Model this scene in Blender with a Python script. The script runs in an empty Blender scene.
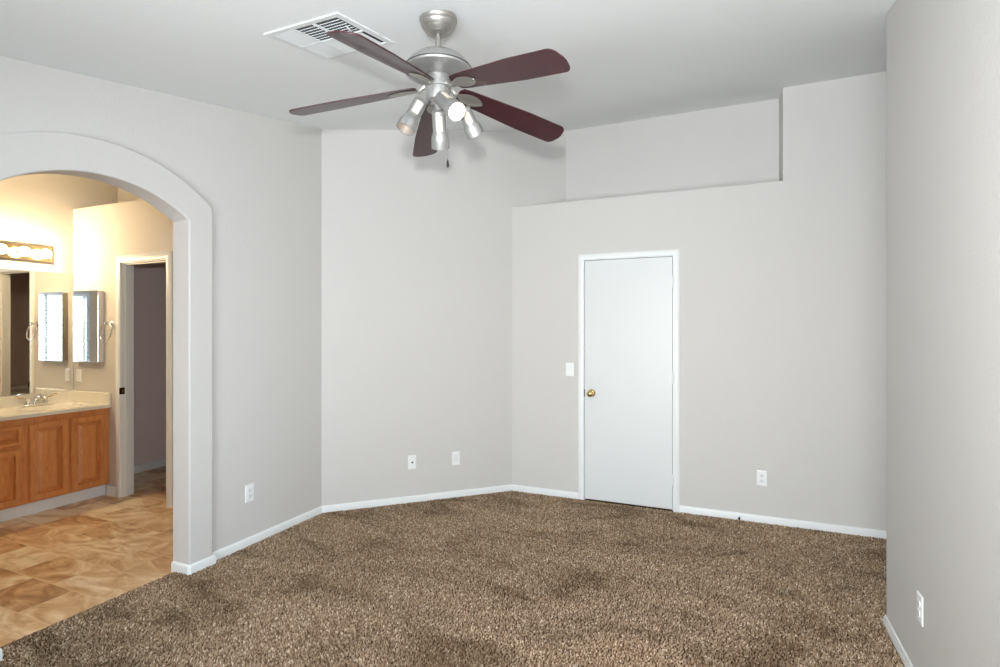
import bpy, bmesh, math, random
import numpy as np
from mathutils import Vector, Matrix
random.seed(7)
S = bpy.context.scene
C = S.collection
PI = math.pi
R = math.radians

# ------------------------------------------------------------------ camera
CAM_Z = 1.453
YAW = R(23.5)
cam = bpy.data.cameras.new('camera')
cam.sensor_width = 36
cam.lens = 540 / 1000 * 36
cam.shift_y = -0.0045
cam.clip_start = 0.05
co = bpy.data.objects.new('camera', cam)
C.objects.link(co)
co.location = (0, 0, CAM_Z)
co.rotation_euler = (PI / 2, 0, YAW)
S.camera = co

# ------------------------------------------------------------------ world, lights, exposure
S.view_settings.view_transform = 'Standard'
S.view_settings.look = 'None'
S.view_settings.gamma = 1
S.view_settings.use_curve_mapping = False
S.view_settings.exposure = 0.17
S.cycles.max_bounces = 10
S.cycles.diffuse_bounces = 6
S.cycles.glossy_bounces = 6
S.cycles.caustics_reflective = False
S.cycles.caustics_refractive = False
S.cycles.sample_clamp_indirect = 6
S.cycles.use_denoising = True

w = bpy.data.worlds.new('world')
S.world = w
w.use_nodes = True
nt = w.node_tree
bg = nt.nodes['Background']
sky = nt.nodes.new('ShaderNodeTexSky')
sky.sky_type = 'NISHITA'
sky.sun_disc = False
sky.sun_elevation = R(40)
sky.sun_rotation = R(200)
nt.links.new(sky.outputs[0], bg.inputs[0])
bg.inputs[1].default_value = 0.30


def area(name, loc, rot, sx, sy, power, col, spread=180):
    l = bpy.data.lights.new(name, 'AREA')
    l.shape = 'RECTANGLE'
    l.size = sx
    l.size_y = sy
    l.energy = power
    l.color = col
    l.spread = R(spread)
    o = bpy.data.objects.new(name, l)
    C.objects.link(o)
    o.location = loc
    o.rotation_euler = rot
    return o


# daylight from the window beside the camera, and fill from an added one behind
area('window_and_fill_light', (0.94, -0.04, 1.47), (0, PI / 2, 0), 1.36, 1.46, 62, (0.68, 0.86, 1.0))
area('window_and_fill_light', (-0.62, -1.86, 1.18), (PI / 2, 0, 0), 2.2, 1.7, 140, (0.89, 0.95, 1.0))
# added fill lamp low outside the rear window, aimed up to brighten the ceiling
area('ceiling_fill', (-0.5, -2.55, 0.05), (R(128), 0, 0), 3.0, 1.2, 175, (0.88, 0.95, 1.0))
# the photographer's flash, just above the lens
fl = bpy.data.lights.new('camera_flash', 'SPOT')
fl.energy = 235
fl.color = (0.985, 0.99, 1.0)
fl.shadow_soft_size = 0.045
fl.spot_size = R(150)
fl.spot_blend = 1.0
flo = bpy.data.objects.new('camera_flash', fl)
C.objects.link(flo)
flo.location = (-0.02, -0.02, 1.66)
# the flash head is turned a little to the right and up
flo.rotation_euler = (PI / 2 + R(14), 0, YAW - R(13))


# ------------------------------------------------------------------ materials
def lin(r, g, b):
    f = lambda c: (c / 255) / 12.92 if c / 255 <= .04045 else ((c / 255 + .055) / 1.055) ** 2.4
    return (f(r), f(g), f(b), 1)


def mat(name, col, rough=.6, metal=0.0, spec=.5, bump=None, coat=0):
    m = bpy.data.materials.new(name)
    m.use_nodes = True
    n = m.node_tree
    b = n.nodes['Principled BSDF']
    b.inputs['Base Color'].default_value = col
    b.inputs['Roughness'].default_value = rough
    b.inputs['Metallic'].default_value = metal
    b.inputs['Specular IOR Level'].default_value = spec
    b.inputs['Coat Weight'].default_value = coat
    if bump:
        sc, st, dist = bump
        tc = n.nodes.new('ShaderNodeTexCoord')
        t = n.nodes.new('ShaderNodeTexNoise')
        t.inputs['Scale'].default_value = sc
        t.inputs['Detail'].default_value = 3
        bp = n.nodes.new('ShaderNodeBump')
        bp.inputs['Strength'].default_value = st
        bp.inputs['Distance'].default_value = dist
        n.links.new(tc.outputs['Object'], t.inputs['Vector'])
        n.links.new(t.outputs[0], bp.inputs['Height'])
        n.links.new(bp.outputs[0], b.inputs['Normal'])
    return m


def emis(name, col, strength):
    m = bpy.data.materials.new(name)
    m.use_nodes = True
    b = m.node_tree.nodes['Principled BSDF']
    b.inputs['Base Color'].default_value = (.9, .9, .9, 1)
    b.inputs['Emission Color'].default_value = col
    b.inputs['Emission Strength'].default_value = strength
    return m


def node(m, t, **kw):
    x = m.node_tree.nodes.new(t)
    for k, v in kw.items():
        if k in x.inputs:
            x.inputs[k].default_value = v
        else:
            setattr(x, k, v)
    return x


def ramp(m, stops):
    r = m.node_tree.nodes.new('ShaderNodeValToRGB')
    e = r.color_ramp.elements
    while len(e) > 1:
        e.remove(e[-1])
    e[0].position, e[0].color = stops[0]
    for p, c in stops[1:]:
        x = e.new(p)
        x.color = c
    return r


def wood(name, dark, mid, light, rough=.4, axis='Z', scale=1.0, coat=0.2, contrast=1.0):
    m = mat(name, mid, rough, coat=coat)
    L = m.node_tree.links
    b = m.node_tree.nodes['Principled BSDF']
    tc = node(m, 'ShaderNodeTexCoord')
    mp = node(m, 'ShaderNodeMapping')
    s = [9 * scale, 9 * scale, 9 * scale]
    s['XYZ'.index(axis)] = 1.1 * scale
    mp.inputs['Scale'].default_value = s
    n1 = node(m, 'ShaderNodeTexNoise', Scale=1.6, Detail=3.0, Distortion=1.2)
    wv = node(m, 'ShaderNodeTexNoise', Scale=9.0, Detail=6.0, Distortion=.4)
    mx = node(m, 'ShaderNodeMix', data_type='FLOAT')
    mx.inputs[0].default_value = .5
    L.new(tc.outputs['Object'], mp.inputs[0])
    L.new(mp.outputs[0], n1.inputs['Vector'])
    L.new(mp.outputs[0], wv.inputs['Vector'])
    L.new(n1.outputs[0], mx.inputs[2])
    L.new(wv.outputs[0], mx.inputs[3])
    r = ramp(m, [(.36, dark), (.5, mid), (.62, light)])
    L.new(mx.outputs[0], r.inputs[0])
    L.new(r.outputs[0], b.inputs['Base Color'])
    return m


WALL = mat('greige_orange_peel_paint', lin(207, 205, 202), .7, spec=.3, bump=(80, .45, .003))
CEIL = mat('white_ceiling_paint', lin(236, 239, 239), .85, spec=.2, bump=(70, .3, .003))
BWALL = mat('cream_bathroom_paint', lin(208, 203, 196), .7, spec=.3, bump=(95, .3, .003))
TWALL = mat('taupe_toilet_room_paint', lin(228, 216, 217), .75, spec=.25, bump=(95, .3, .003))
TRIM = mat('white_semigloss_trim', lin(233, 236, 236), .35)
DOORP = mat('white_door_paint', lin(219, 222, 222), .42)
PLATE = mat('white_plastic_plate', lin(238, 240, 240), .3)
PLATE2 = mat('ivory_plastic_insert', lin(229, 232, 232), .3)
DARK = mat('dark_slot', lin(95, 93, 92), .6)
SILVER = mat('brushed_nickel', lin(166, 163, 157), .4, metal=.8)
SILVERP = mat('satin_silver_enamel', lin(172, 172, 170), .42, metal=.7)
SEAM = mat('dark_seam_metal', lin(95, 95, 95), .4, metal=.8)
CHROME = mat('polished_chrome', lin(235, 235, 235), .07, metal=1)
BRASS = mat('polished_brass', lin(228, 200, 138), .2, metal=1)
BRONZE = mat('dark_bronze', lin(70, 48, 30), .35, metal=.9)
BARM = mat('champagne_polished_metal', lin(214, 196, 158), .13, metal=1)
MIRROR = mat('mirror_glass', (.93, .94, .93, 1), .0, metal=1)
MEDGE = mat('mirror_edge', lin(170, 178, 175), .3, metal=.5)
VENTW = mat('white_vent_enamel', lin(222, 226, 226), .4)
DUCT_SHADE = mat('painted_duct_shade', lin(24, 25, 29), .9)
COUNTER = mat('cream_cultured_marble', lin(232, 226, 210), .16, coat=.4)
PORC = mat('white_porcelain', lin(236, 235, 230), .12)
RUBBER = mat('black_rubber', lin(22, 22, 22), .5)
BLIND = mat('white_blind_slat', lin(225, 228, 232), .5)
BULB_W = emis('warm_globe_glow', (1.0, .75, .45, 1), 132)
SLOT = mat('painted_glow_slot', lin(226, 218, 200), .6)
BULB_D = emis('amber_lamp_glow', (1.0, .60, .28, 1), 2.2)
BULB_F = emis('halogen_lamp_glow', (1.0, .86, .66, 1), 9)
BLADE = wood('mahogany_blade_wood', lin(44, 15, 22), lin(55, 19, 27), lin(66, 25, 33), rough=.38, axis='X', scale=2.5, coat=.3)
OAK = wood('honey_oak_vertical', lin(194, 122, 67), lin(209, 138, 80), lin(217, 149, 90), axis='Z', scale=1.6)
OAKH = wood('honey_oak_horizontal', lin(194, 122, 67), lin(209, 138, 80), lin(217, 149, 90), axis='Y', scale=1.6)

# glass pane: light passes, a faint reflection stays
GLASS = bpy.data.materials.new('window_glass')
GLASS.use_nodes = True
_n = GLASS.node_tree
_n.nodes.remove(_n.nodes['Principled BSDF'])
_t = _n.nodes.new('ShaderNodeBsdfTransparent')
_g = _n.nodes.new('ShaderNodeBsdfGlossy')
_g.inputs['Roughness'].default_value = .02
_f = _n.nodes.new('ShaderNodeFresnel')
_x = _n.nodes.new('ShaderNodeMixShader')
_n.links.new(_f.outputs[0], _x.inputs[0])
_n.links.new(_t.outputs[0], _x.inputs[1])
_n.links.new(_g.outputs[0], _x.inputs[2])
_n.links.new(_x.outputs[0], _n.nodes['Material Output'].inputs[0])


def carpet_mat(name, pile):
    m = mat(name, lin(126, 104, 82), .95, spec=.05)
    L = m.node_tree.links
    b = m.node_tree.nodes['Principled BSDF']
    tc = node(m, 'ShaderNodeTexCoord')
    if pile:
        at = node(m, 'ShaderNodeAttribute', attribute_name='tuft')
        src = at.outputs['Fac']
    else:
        fine = node(m, 'ShaderNodeTexNoise', Scale=75.0, Detail=2.0)
        L.new(tc.outputs['Object'], fine.inputs['Vector'])
        src = fine.outputs[0]
    r = ramp(m, [(0.0, lin(124, 102, 82)), (.35, lin(164, 140, 115)), (.7, lin(196, 174, 147)), (1.0, lin(238, 223, 201))])
    if not pile:
        r = ramp(m, [(0.3, lin(70, 54, 40)), (.7, lin(100, 80, 60))])
    L.new(src, r.inputs[0])
    # worn and pressed patches of the pile
    big = node(m, 'ShaderNodeTexNoise', Scale=1.5, Detail=5.0, Roughness=.62, Distortion=.8)
    mp = node(m, 'ShaderNodeMapping')
    mp.inputs['Scale'].default_value = (1.0, 2.0, 1)
    mp.inputs['Location'].default_value = (.35, .8, 0)
    mp.inputs['Rotation'].default_value = (0, 0, R(-25))
    L.new(tc.outputs['Object'], mp.inputs[0])
    L.new(mp.outputs[0], big.inputs['Vector'])
    rb = ramp(m, [(.34, (.60, .56, .52, 1)), (.46, (.92, .90, .88, 1)), (.60, (1.08, 1.06, 1.04, 1))])
    L.new(big.outputs[0], rb.inputs[0])
    mul = node(m, 'ShaderNodeMix', data_type='RGBA', blend_type='MULTIPLY')
    mul.inputs[0].default_value = 1
    L.new(r.outputs[0], mul.inputs[6])
    L.new(rb.outputs[0], mul.inputs[7])
    L.new(mul.outputs[2], b.inputs['Base Color'])
    return m


def vinyl_mat():
    m = mat('tile_pattern_vinyl', lin(190, 145, 95), .32, spec=.45)
    L = m.node_tree.links
    b = m.node_tree.nodes['Principled BSDF']
    tc = node(m, 'ShaderNodeTexCoord')
    mp = node(m, 'ShaderNodeMapping')
    mp.inputs['Location'].default_value = (.06, -.018, 0)
    L.new(tc.outputs['Object'], mp.inputs[0])
    br = node(m, 'ShaderNodeTexBrick', Scale=1.0)
    br.inputs['Brick Width'].default_value = .39
    br.inputs['Row Height'].default_value = .256
    br.inputs['Mortar Size'].default_value = .0035
    br.inputs['Mortar Smooth'].default_value = .3
    br.inputs['Color1'].default_value = (0, 0, 0, 1)
    br.inputs['Color2'].default_value = (1, 1, 1, 1)
    br.inputs['Mortar'].default_value = (.5, .5, .5, 1)
    L.new(mp.outputs[0], br.inputs['Vector'])
    n1 = node(m, 'ShaderNodeTexNoise', Scale=2.6, Detail=5.0, Roughness=.6, Distortion=1.6)
    mp2 = node(m, 'ShaderNodeMapping')
    mp2.inputs['Scale'].default_value = (1.0, 2.0, 1)
    mp2.inputs['Rotation'].default_value = (0, 0, R(20))
    ad = node(m, 'ShaderNodeVectorMath', operation='MULTIPLY_ADD')
    ad.inputs[1].default_value = (3, 3, 3)
    L.new(br.outputs['Color'], ad.inputs[0])
    L.new(tc.outputs['Object'], ad.inputs[2])
    L.new(ad.outputs[0], mp2.inputs[0])
    L.new(mp2.outputs[0], n1.inputs['Vector'])
    mx = node(m, 'ShaderNodeMix', data_type='FLOAT')
    mx.inputs[0].default_value = .22
    L.new(n1.outputs[0], mx.inputs[2])
    L.new(br.outputs['Color'], mx.inputs[3])
    r = ramp(m, [(.30, lin(142, 100, 62)), (.41, lin(188, 146, 102)), (.52, lin(216, 184, 142)), (.63, lin(238, 220, 190))])
    L.new(mx.outputs[0], r.inputs[0])
    gm = node(m, 'ShaderNodeMix', data_type='RGBA')
    L.new(br.outputs['Fac'], gm.inputs[0])
    L.new(r.outputs[0], gm.inputs[6])
    gm.inputs[7].default_value = lin(222, 196, 160)
    L.new(gm.outputs[2], b.inputs['Base Color'])
    return m


CARPET = carpet_mat('brown_carpet_backing', False)
PILE = carpet_mat('brown_cut_pile', True)
VINYL = vinyl_mat()


# ------------------------------------------------------------------ mesh helpers
def root_loc(o):
    v = Vector((0, 0, 0))
    while o:
        v = v + o.location
        o = o.parent
    return v


def obj(name, bm, m, parent=None, bevel=0, smooth=None, seg=2, local=False):
    bmesh.ops.recalc_face_normals(bm, faces=bm.faces)
    if parent is not None and not local:
        bmesh.ops.translate(bm, verts=bm.verts, vec=-root_loc(parent))
    me = bpy.data.meshes.new(name)
    bm.to_mesh(me)
    bm.free()
    me.materials.append(m)
    if smooth is not None:
        for p in me.polygons:
            p.use_smooth = True
        me.set_sharp_from_angle(angle=R(smooth))
    o = bpy.data.objects.new(name, me)
    C.objects.link(o)
    if parent is not None:
        o.parent = parent
    if bevel:
        b = o.modifiers.new('bevel', 'BEVEL')
        b.width = bevel
        b.segments = seg
        b.limit_method = 'ANGLE'
        b.angle_limit = R(40)
    return o


def struct(name, bm, m, parent=None, **k):
    o = obj(name, bm, m, parent, **k)
    o['kind'] = 'structure'
    return o


def thing(name, label, cat, loc, group=None):
    o = bpy.data.objects.new(name, None)
    C.objects.link(o)
    o.location = loc
    o.empty_display_size = .05
    o['label'] = label
    o['category'] = cat
    if group:
        o['group'] = group
    return o


def tag(o, label, cat, group=None):
    o['label'] = label
    o['category'] = cat
    if group:
        o['group'] = group
    return o


def B():
    return bmesh.new()


def box(bm, x0, x1, y0, y1, z0, z1):
    v = [bm.verts.new((x, y, z)) for x in (x0, x1) for y in (y0, y1) for z in (z0, z1)]
    for f in ((0, 1, 3, 2), (4, 6, 7, 5), (0, 4, 5, 1), (2, 3, 7, 6), (0, 2, 6, 4), (1, 5, 7, 3)):
        bm.faces.new([v[i] for i in f])
    return bm


def boxm(*a):
    return box(B(), *a)


def prism(bm, foot, z0, z1):
    """foot: XY points; z0 / z1 numbers or functions of (x, y)."""
    f0 = z0 if callable(z0) else (lambda x, y: z0)
    f1 = z1 if callable(z1) else (lambda x, y: z1)
    lo = [bm.verts.new((x, y, f0(x, y))) for x, y in foot]
    hi = [bm.verts.new((x, y, f1(x, y))) for x, y in foot]
    n = len(foot)
    bm.faces.new(lo)
    bm.faces.new(hi)
    for i in range(n):
        bm.faces.new((lo[i], lo[(i + 1) % n], hi[(i + 1) % n], hi[i]))
    return bm


def extr(bm, pts, lo, hi, axis):
    """closed outline pushed along an axis. axis X: pts (y,z); Y: (x,z); Z: (x,y)."""
    def P(a, b, t):
        return {'X': (t, a, b), 'Y': (a, t, b), 'Z': (a, b, t)}[axis]
    v0 = [bm.verts.new(P(a, b, lo)) for a, b in pts]
    v1 = [bm.verts.new(P(a, b, hi)) for a, b in pts]
    n = len(pts)
    bm.faces.new(v0)
    bm.faces.new(v1)
    for i in range(n):
        bm.faces.new((v0[i], v0[(i + 1) % n], v1[(i + 1) % n], v1[i]))
    return bm


def frame_of(d):
    d = Vector(d).normalized()
    a = Vector((0, 0, 1)) if abs(d.z) < .95 else Vector((1, 0, 0))
    u = d.cross(a).normalized()
    return d, u, u.cross(d).normalized()


def lathe(bm, prof, origin, axis=(0, 0, 1), n=32, sx=1.0, sy=1.0):
    """prof: (radius, distance along axis)."""
    d, u, v = frame_of(axis)
    if abs(d.z) > .99:
        u, v = Vector((1, 0, 0)), Vector((0, 1, 0))
    o = Vector(origin)
    rings = []
    for r, t in prof:
        if r < 1e-6:
            rings.append([bm.verts.new(o + d * t)])
        else:
            rings.append([bm.verts.new(o + d * t + u * (r * sx * math.cos(2 * PI * i / n)) + v * (r * sy * math.sin(2 * PI * i / n))) for i in range(n)])
    for a, b in zip(rings, rings[1:]):
        for i in range(n):
            j = (i + 1) % n
            if len(a) == 1 and len(b) == 1:
                continue
            if len(a) == 1:
                bm.faces.new((a[0], b[i], b[j]))
            elif len(b) == 1:
                bm.faces.new((a[i], a[j], b[0]))
            else:
                bm.faces.new((a[i], a[j], b[j], b[i]))
    for rg in (rings[0], rings[-1]):
        if len(rg) > 1:
            bm.faces.new(rg)
    return bm


def tube(bm, pts, rad, n=10, closed=False):
    pts = [Vector(p) for p in pts]
    rads = rad if isinstance(rad, (list, tuple)) else [rad] * len(pts)
    rings = []
    m = len(pts)
    up = None
    for i, p in enumerate(pts):
        if closed:
            d = (pts[(i + 1) % m] - pts[i - 1]).normalized()
        else:
            d = (pts[min(i + 1, m - 1)] - pts[max(i - 1, 0)]).normalized()
        if up is None:
            _, u, v = frame_of(d)
        else:
            u = (up - d * up.dot(d)).normalized()
            v = d.cross(u)
        up = u
        rings.append([bm.verts.new(p + (u * math.cos(2 * PI * k / n) + v * math.sin(2 * PI * k / n)) * rads[i]) for k in range(n)])
    prs = list(zip(rings, rings[1:]))
    if closed:
        prs.append((rings[-1], rings[0]))
    for a, b in prs:
        for k in range(n):
            j = (k + 1) % n
            bm.faces.new((a[k], a[j], b[j], b[k]))
    if not closed:
        bm.faces.new(rings[0])
        bm.faces.new(rings[-1])
    return bm


# ------------------------------------------------------------------ room numbers (metres)
def cz(x, y):
    return 3.235 + .18 * (y - 4.49)


def czu(x, y):          # walls run a little up into the ceiling slab
    return cz(x, y) + .03


XA = -2.99              # left wall face
XS = -2.955             # face of the arch surround
XAB = -3.105            # bathroom side of that wall
YC = 4.49               # far wall face
YN = 4.873              # niche back
XD = .682               # right wall face
YD = 3.20               # where the right wall ends
XV = -5.565             # vanity wall face
YB = 2.98               # bathroom side wall face
ZL = 2.55               # ledge height
YBK = -1.62             # wall behind the camera
XR = 2.3
YJ0, YJ1, YM = 1.289, 2.195, 1.742   # arched opening
YS = -0.35              # far left end of the bathroom
AB = (XA, 3.345)        # left wall meets the diagonal wall
BC = (-1.832, YC)       # diagonal meets the far wall
BN = (BC[0] + (YN - YC) * (BC[0] - AB[0]) / (BC[1] - AB[1]), YN)   # diagonal meets niche back

# floors and ceilings
XT = -3.065             # carpet meets vinyl
bm = B()
prism(bm, [(XT, YBK - .1), (XR + .1, YBK - .1), (XR + .1, YN), (-1.2, YN + .1), (XT, 3.5)], -.08, 0)
struct('floor', bm, CARPET)
struct('floor_bathroom', prism(B(), [(XV - .1, YS - .1), (XT, YS - .1), (XT, 4.7), (XV - .1, 4.7)], -.08, -.004), VINYL)
struct('trim_1', boxm(XT - .008, XT + .006, 1.30, 2.195, -.02, .001), mat('carpet_edge_binding', lin(112, 84, 58), .8))
struct('ceiling', prism(B(), [(XAB + .05, YBK - .1), (XR + .1, YBK - .1), (XR + .1, 5.0), (XAB + .05, 5.0)], cz, lambda x, y: cz(x, y) + .1), CEIL)
struct('ceiling_bathroom', prism(B(), [(XV - .1, YS - .1), (XAB + .05, YS - .1), (XAB + .05, 4.7), (XV - .1, 4.7)], cz, lambda x, y: cz(x, y) + .1), CEIL)

# the cut pile itself: short leaning tufts, as thick as the carpet
def carpet_pile():
    rng = np.random.default_rng(11)
    step = .0088
    gx, gy = np.meshgrid(np.arange(XT + .004, 1.35, step), np.arange(.15, 4.49, step))
    x = gx.ravel() + rng.uniform(-.004, .004, gx.size)
    y = gy.ravel() + rng.uniform(-.004, .004, gx.size)
    keep = (y < YC - .014) & (x - AB[0] - .016 > (y - AB[1]) * (BC[0] - AB[0]) / (BC[1] - AB[1])) | ((y < AB[1]) & (y < YC - .014))
    keep &= (x > XA + .014) | ((y > YJ0 + .014) & (y < YJ1 - .014))
    keep &= ~((x < XS + .014) & ((y > YJ1 - .014) & (y < 2.368) | (y > 1.118) & (y < YJ0 + .014)))
    keep &= (x < XD - .014) | (y > YD + .014)
    x, y = x[keep], y[keep]
    n = x.size
    h = rng.uniform(.007, .012, n)
    # the pile leans one way in broad swathes, with a loose scatter
    sw = 1.2 * np.sin(1.3 * x + 2.1 * y) + 1.0 * np.sin(2.7 * y - .8 * x + 1.0)
    a = sw + rng.normal(0, .9, n)
    ln = rng.uniform(.001, .008, n)
    tx, ty = x + ln * np.cos(a), y + ln * np.sin(a)
    r = rng.uniform(.0036, .0052, n)
    t0 = rng.uniform(0, 2 * np.pi, n)
    V = np.empty((n, 7, 3), np.float32)
    for k in range(3):
        an = t0 + k * 2 * np.pi / 3
        V[:, k, 0] = x + r * np.cos(an)
        V[:, k, 1] = y + r * np.sin(an)
        V[:, k, 2] = -.001
        V[:, 3 + k, 0] = x + (tx - x) * .75 + r * .8 * np.cos(an + .5)
        V[:, 3 + k, 1] = y + (ty - y) * .75 + r * .8 * np.sin(an + .5)
        V[:, 3 + k, 2] = h * .72
    V[:, 6, 0], V[:, 6, 1], V[:, 6, 2] = tx, ty, h
    tri = np.array([(0, 1, 4), (0, 4, 3), (1, 2, 5), (1, 5, 4), (2, 0, 3), (2, 3, 5), (3, 4, 6), (4, 5, 6), (5, 3, 6)], np.int32)
    F = (tri[None] + (np.arange(n, dtype=np.int32) * 7)[:, None, None]).reshape(-1)
    me = bpy.data.meshes.new('carpet_pile')
    me.vertices.add(n * 7)
    me.vertices.foreach_set('co', V.reshape(-1))
    nf = n * 9
    me.loops.add(nf * 3)
    me.loops.foreach_set('vertex_index', F)
    me.polygons.add(nf)
    me.polygons.foreach_set('loop_start', np.arange(0, nf * 3, 3, dtype=np.int32))
    me.update(calc_edges=True)
    at = me.attributes.new('tuft', 'FLOAT', 'POINT')
    shade = np.clip(rng.normal(.45, .26, n), 0, 1).astype(np.float32)
    at.data.foreach_set('value', np.repeat(shade, 7))
    me.materials.append(PILE)
    o = bpy.data.objects.new('carpet_pile', me)
    C.objects.link(o)
    o['kind'] = 'stuff'
    return tag(o, 'brown flecked cut pile covering the bedroom floor up to the baseboards', 'carpet')


carpet_pile()

# left wall with the arched opening


def arch(r, top, half, n=28, z_end=-.01):
    """outline points from the left foot over the arch to the right foot (y, z)"""
    cz0 = top - r
    a = math.asin(half / r)
    pts = [(YM - half, z_end)]
    for i in range(n + 1):
        t = -a + 2 * a * i / n
        pts.append((YM + r * math.sin(t), cz0 + r * math.cos(t)))
    pts.append((YM + half, z_end))
    return pts


inner = arch(.78, 2.24, .453)
outer = arch(.96, 2.42, .6105)
mid = arch(.86, 2.33, .53)
outl = [(YBK - .1, -.01)] + mid + [(AB[1], -.01), (AB[1], czu(0, AB[1])), (YBK - .1, czu(0, YBK - .1))]
struct('wall_left', extr(B(), outl, XAB, XA, 'X'), WALL)
# raised plaster surround that also lines the opening
bm = B()
n_ = len(inner)
va = [[bm.verts.new((x, y, z)) for (y, z) in prof] for x, prof in ((XAB - .001, inner), (XS, inner), (XS, outer), (XAB - .001, outer))]
for a in range(4):
    p, q = va[a], va[(a + 1) % 4]
    for i in range(n_ - 1):
        bm.faces.new((p[i], p[i + 1], q[i + 1], q[i]))
bm.faces.new([va[a][0] for a in range(4)])
bm.faces.new([va[a][-1] for a in range(4)])
struct('trim_2', bm, WALL, bevel=.009, smooth=35, seg=3)

# diagonal wall
nrm = Vector((-1, 1)).normalized() * .1
a_, b_ = Vector(AB), Vector((BN[0] + .06, BN[1] + .06))
struct('wall_diagonal', prism(B(), [tuple(a_ - Vector((.02, .02))), tuple(b_), tuple(b_ + nrm), tuple(a_ + nrm - Vector((.02, .02)))], -.01, czu), WALL)

# far wall with the door opening, lower part under a plant ledge
DX0, DX1, DZ = -1.172, -.452, 2.035
jm = .018
top_r = cz(0, YC) + .1
pts = [(-2.0, -.01), (DX0 - jm, -.01), (DX0 - jm, DZ + jm), (DX1 + jm, DZ + jm), (DX1 + jm, -.01), (XR, -.01), (XR, top_r), (.325, top_r), (.325, ZL), (-2.0, ZL)]
struct('wall_back', extr(B(), pts, YC, YN + .01, 'Y'), WALL, bevel=.006, seg=2)
struct('wall_niche', prism(B(), [(-1.8, YN), (XR, YN), (XR, YN + .1), (-1.8, YN + .1)], -.01, czu), WALL)

# right wall, its rounded end, with a window beside the camera
WY0, WY1, WZ0, WZ1 = -.78, .70, .78, 2.14
bm = B()
box(bm, XD, .81, YBK - .1, WY0, -.01, cz(0, YBK))
bm.free()
bm = B()
prism(bm, [(XD, YBK - .1), (.81, YBK - .1), (.81, WY0), (XD, WY0)], -.01, czu)
prism(bm, [(XD, WY0), (.81, WY0), (.81, WY1), (XD, WY1)], -.01, WZ0)
prism(bm, [(XD, WY0), (.81, WY0), (.81, WY1), (XD, WY1)], WZ1, czu)
rr = .018
cor = [(XD + rr - rr * math.cos(t), YD - rr + rr * math.sin(t)) for t in [i * PI / 2 / 6 for i in range(7)]]
cor2 = [(.81 - rr + rr * math.sin(t), YD - rr + rr * math.cos(t)) for t in [i * PI / 2 / 6 for i in range(7)]]
prism(bm, [(XD, WY1)] + cor + cor2 + [(.81, WY1)], -.01, czu)
struct('wall_right', bm, WALL, smooth=35)

# walls out of the picture that close the room: behind the camera, beyond the right-hand corner
VX0, VX1, VZ0, VZ1 = -1.75, .45, .33, 2.03
bm = B()
prism(bm, [(XAB, YBK), (VX0, YBK), (VX0, YBK - .12), (XAB, YBK - .12)], -.01, czu)
prism(bm, [(VX1, YBK), (.81, YBK), (.81, YBK - .12), (VX1, YBK - .12)], -.01, czu)
prism(bm, [(VX0, YBK), (VX1, YBK), (VX1, YBK - .12), (VX0, YBK - .12)], -.01, VZ0)
prism(bm, [(VX0, YBK), (VX1, YBK), (VX1, YBK - .12), (VX0, YBK - .12)], VZ1, czu)
struct('wall_front', bm, WALL)
struct('wall_alcove', prism(B(), [(XR, YD - .2), (XR + .1, YD - .2), (XR + .1, YN + .1), (XR, YN + .1)], -.01, czu), WALL)
struct('wall_alcove_front', prism(B(), [(.79, 2.9), (XR + .1, 2.9), (XR + .1, 3.0), (.79, 3.0)], -.01, czu), WALL)


# windows
def window(name, rect, plane, axis, out):
    a0, a1, z0, z1 = rect
    bm = B()
    t = .05
    p0, p1 = sorted((plane + out * .05, plane + out * .10))
    bars = [(a0, a1, z0, z0 + t), (a0, a1, z1 - t, z1), (a0, a0 + t, z0 + t, z1 - t), (a1 - t, a1, z0 + t, z1 - t), ((a0 + a1) / 2 - .02, (a0 + a1) / 2 + .02, z0 + t, z1 - t)]
    for b in bars:
        if axis == 'X':
            box(bm, p0, p1, b[0], b[1], b[2], b[3])
        else:
            box(bm, b[0], b[1], p0, p1, b[2], b[3])
    f = struct(name, bm, TRIM)
    c = plane + out * .075
    g = boxm(c - .002, c + .002, a0 + t, a1 - t, z0 + t, z1 - t) if axis == 'X' else boxm(a0 + t, a1 - t, c - .002, c + .002, z0 + t, z1 - t)
    obj('pane', g, GLASS, f)
    return f


window('window_1', (WY0, WY1, WZ0, WZ1), XD, 'X', 1)
window('window_fill', (VX0, VX1, VZ0, VZ1), YBK, 'Y', -1)  # added window out of view, there for frontal fill light
# horizontal blind in the window beside the camera
bl = thing('window_blind', 'white horizontal blind, lowered, hanging in the window reflected in the cabinet mirror', 'blind', (XD + .02, -.04, WZ1))
obj('head_rail', boxm(XD + .004, XD + .04, WY0 + .01, WY1 - .01, WZ1 - .045, WZ1 - .002), BLIND, bl)
bm = B()
for i in range(27):
    z = WZ1 - .07 - i * .046
    for s in (0,):
        v = [bm.verts.new(p) for p in ((XD + .004, WY0 + .012, z - .004), (XD + .046, WY0 + .012, z + .008), (XD + .046, WY1 - .012, z + .008), (XD + .004, WY1 - .012, z - .004))]
        v2 = [bm.verts.new(x.co + Vector((0, 0, .002))) for x in v]
        bm.faces.new(v)
        bm.faces.new(v2)
        for k in range(4):
            bm.faces.new((v[k], v[(k + 1) % 4], v2[(k + 1) % 4], v2[k]))
obj('slats', bm, BLIND, bl)
obj('bottom_rail', boxm(XD + .008, XD + .042, WY0 + .012, WY1 - .012, WZ0 + .03, WZ0 + .05), BLIND, bl)

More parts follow.
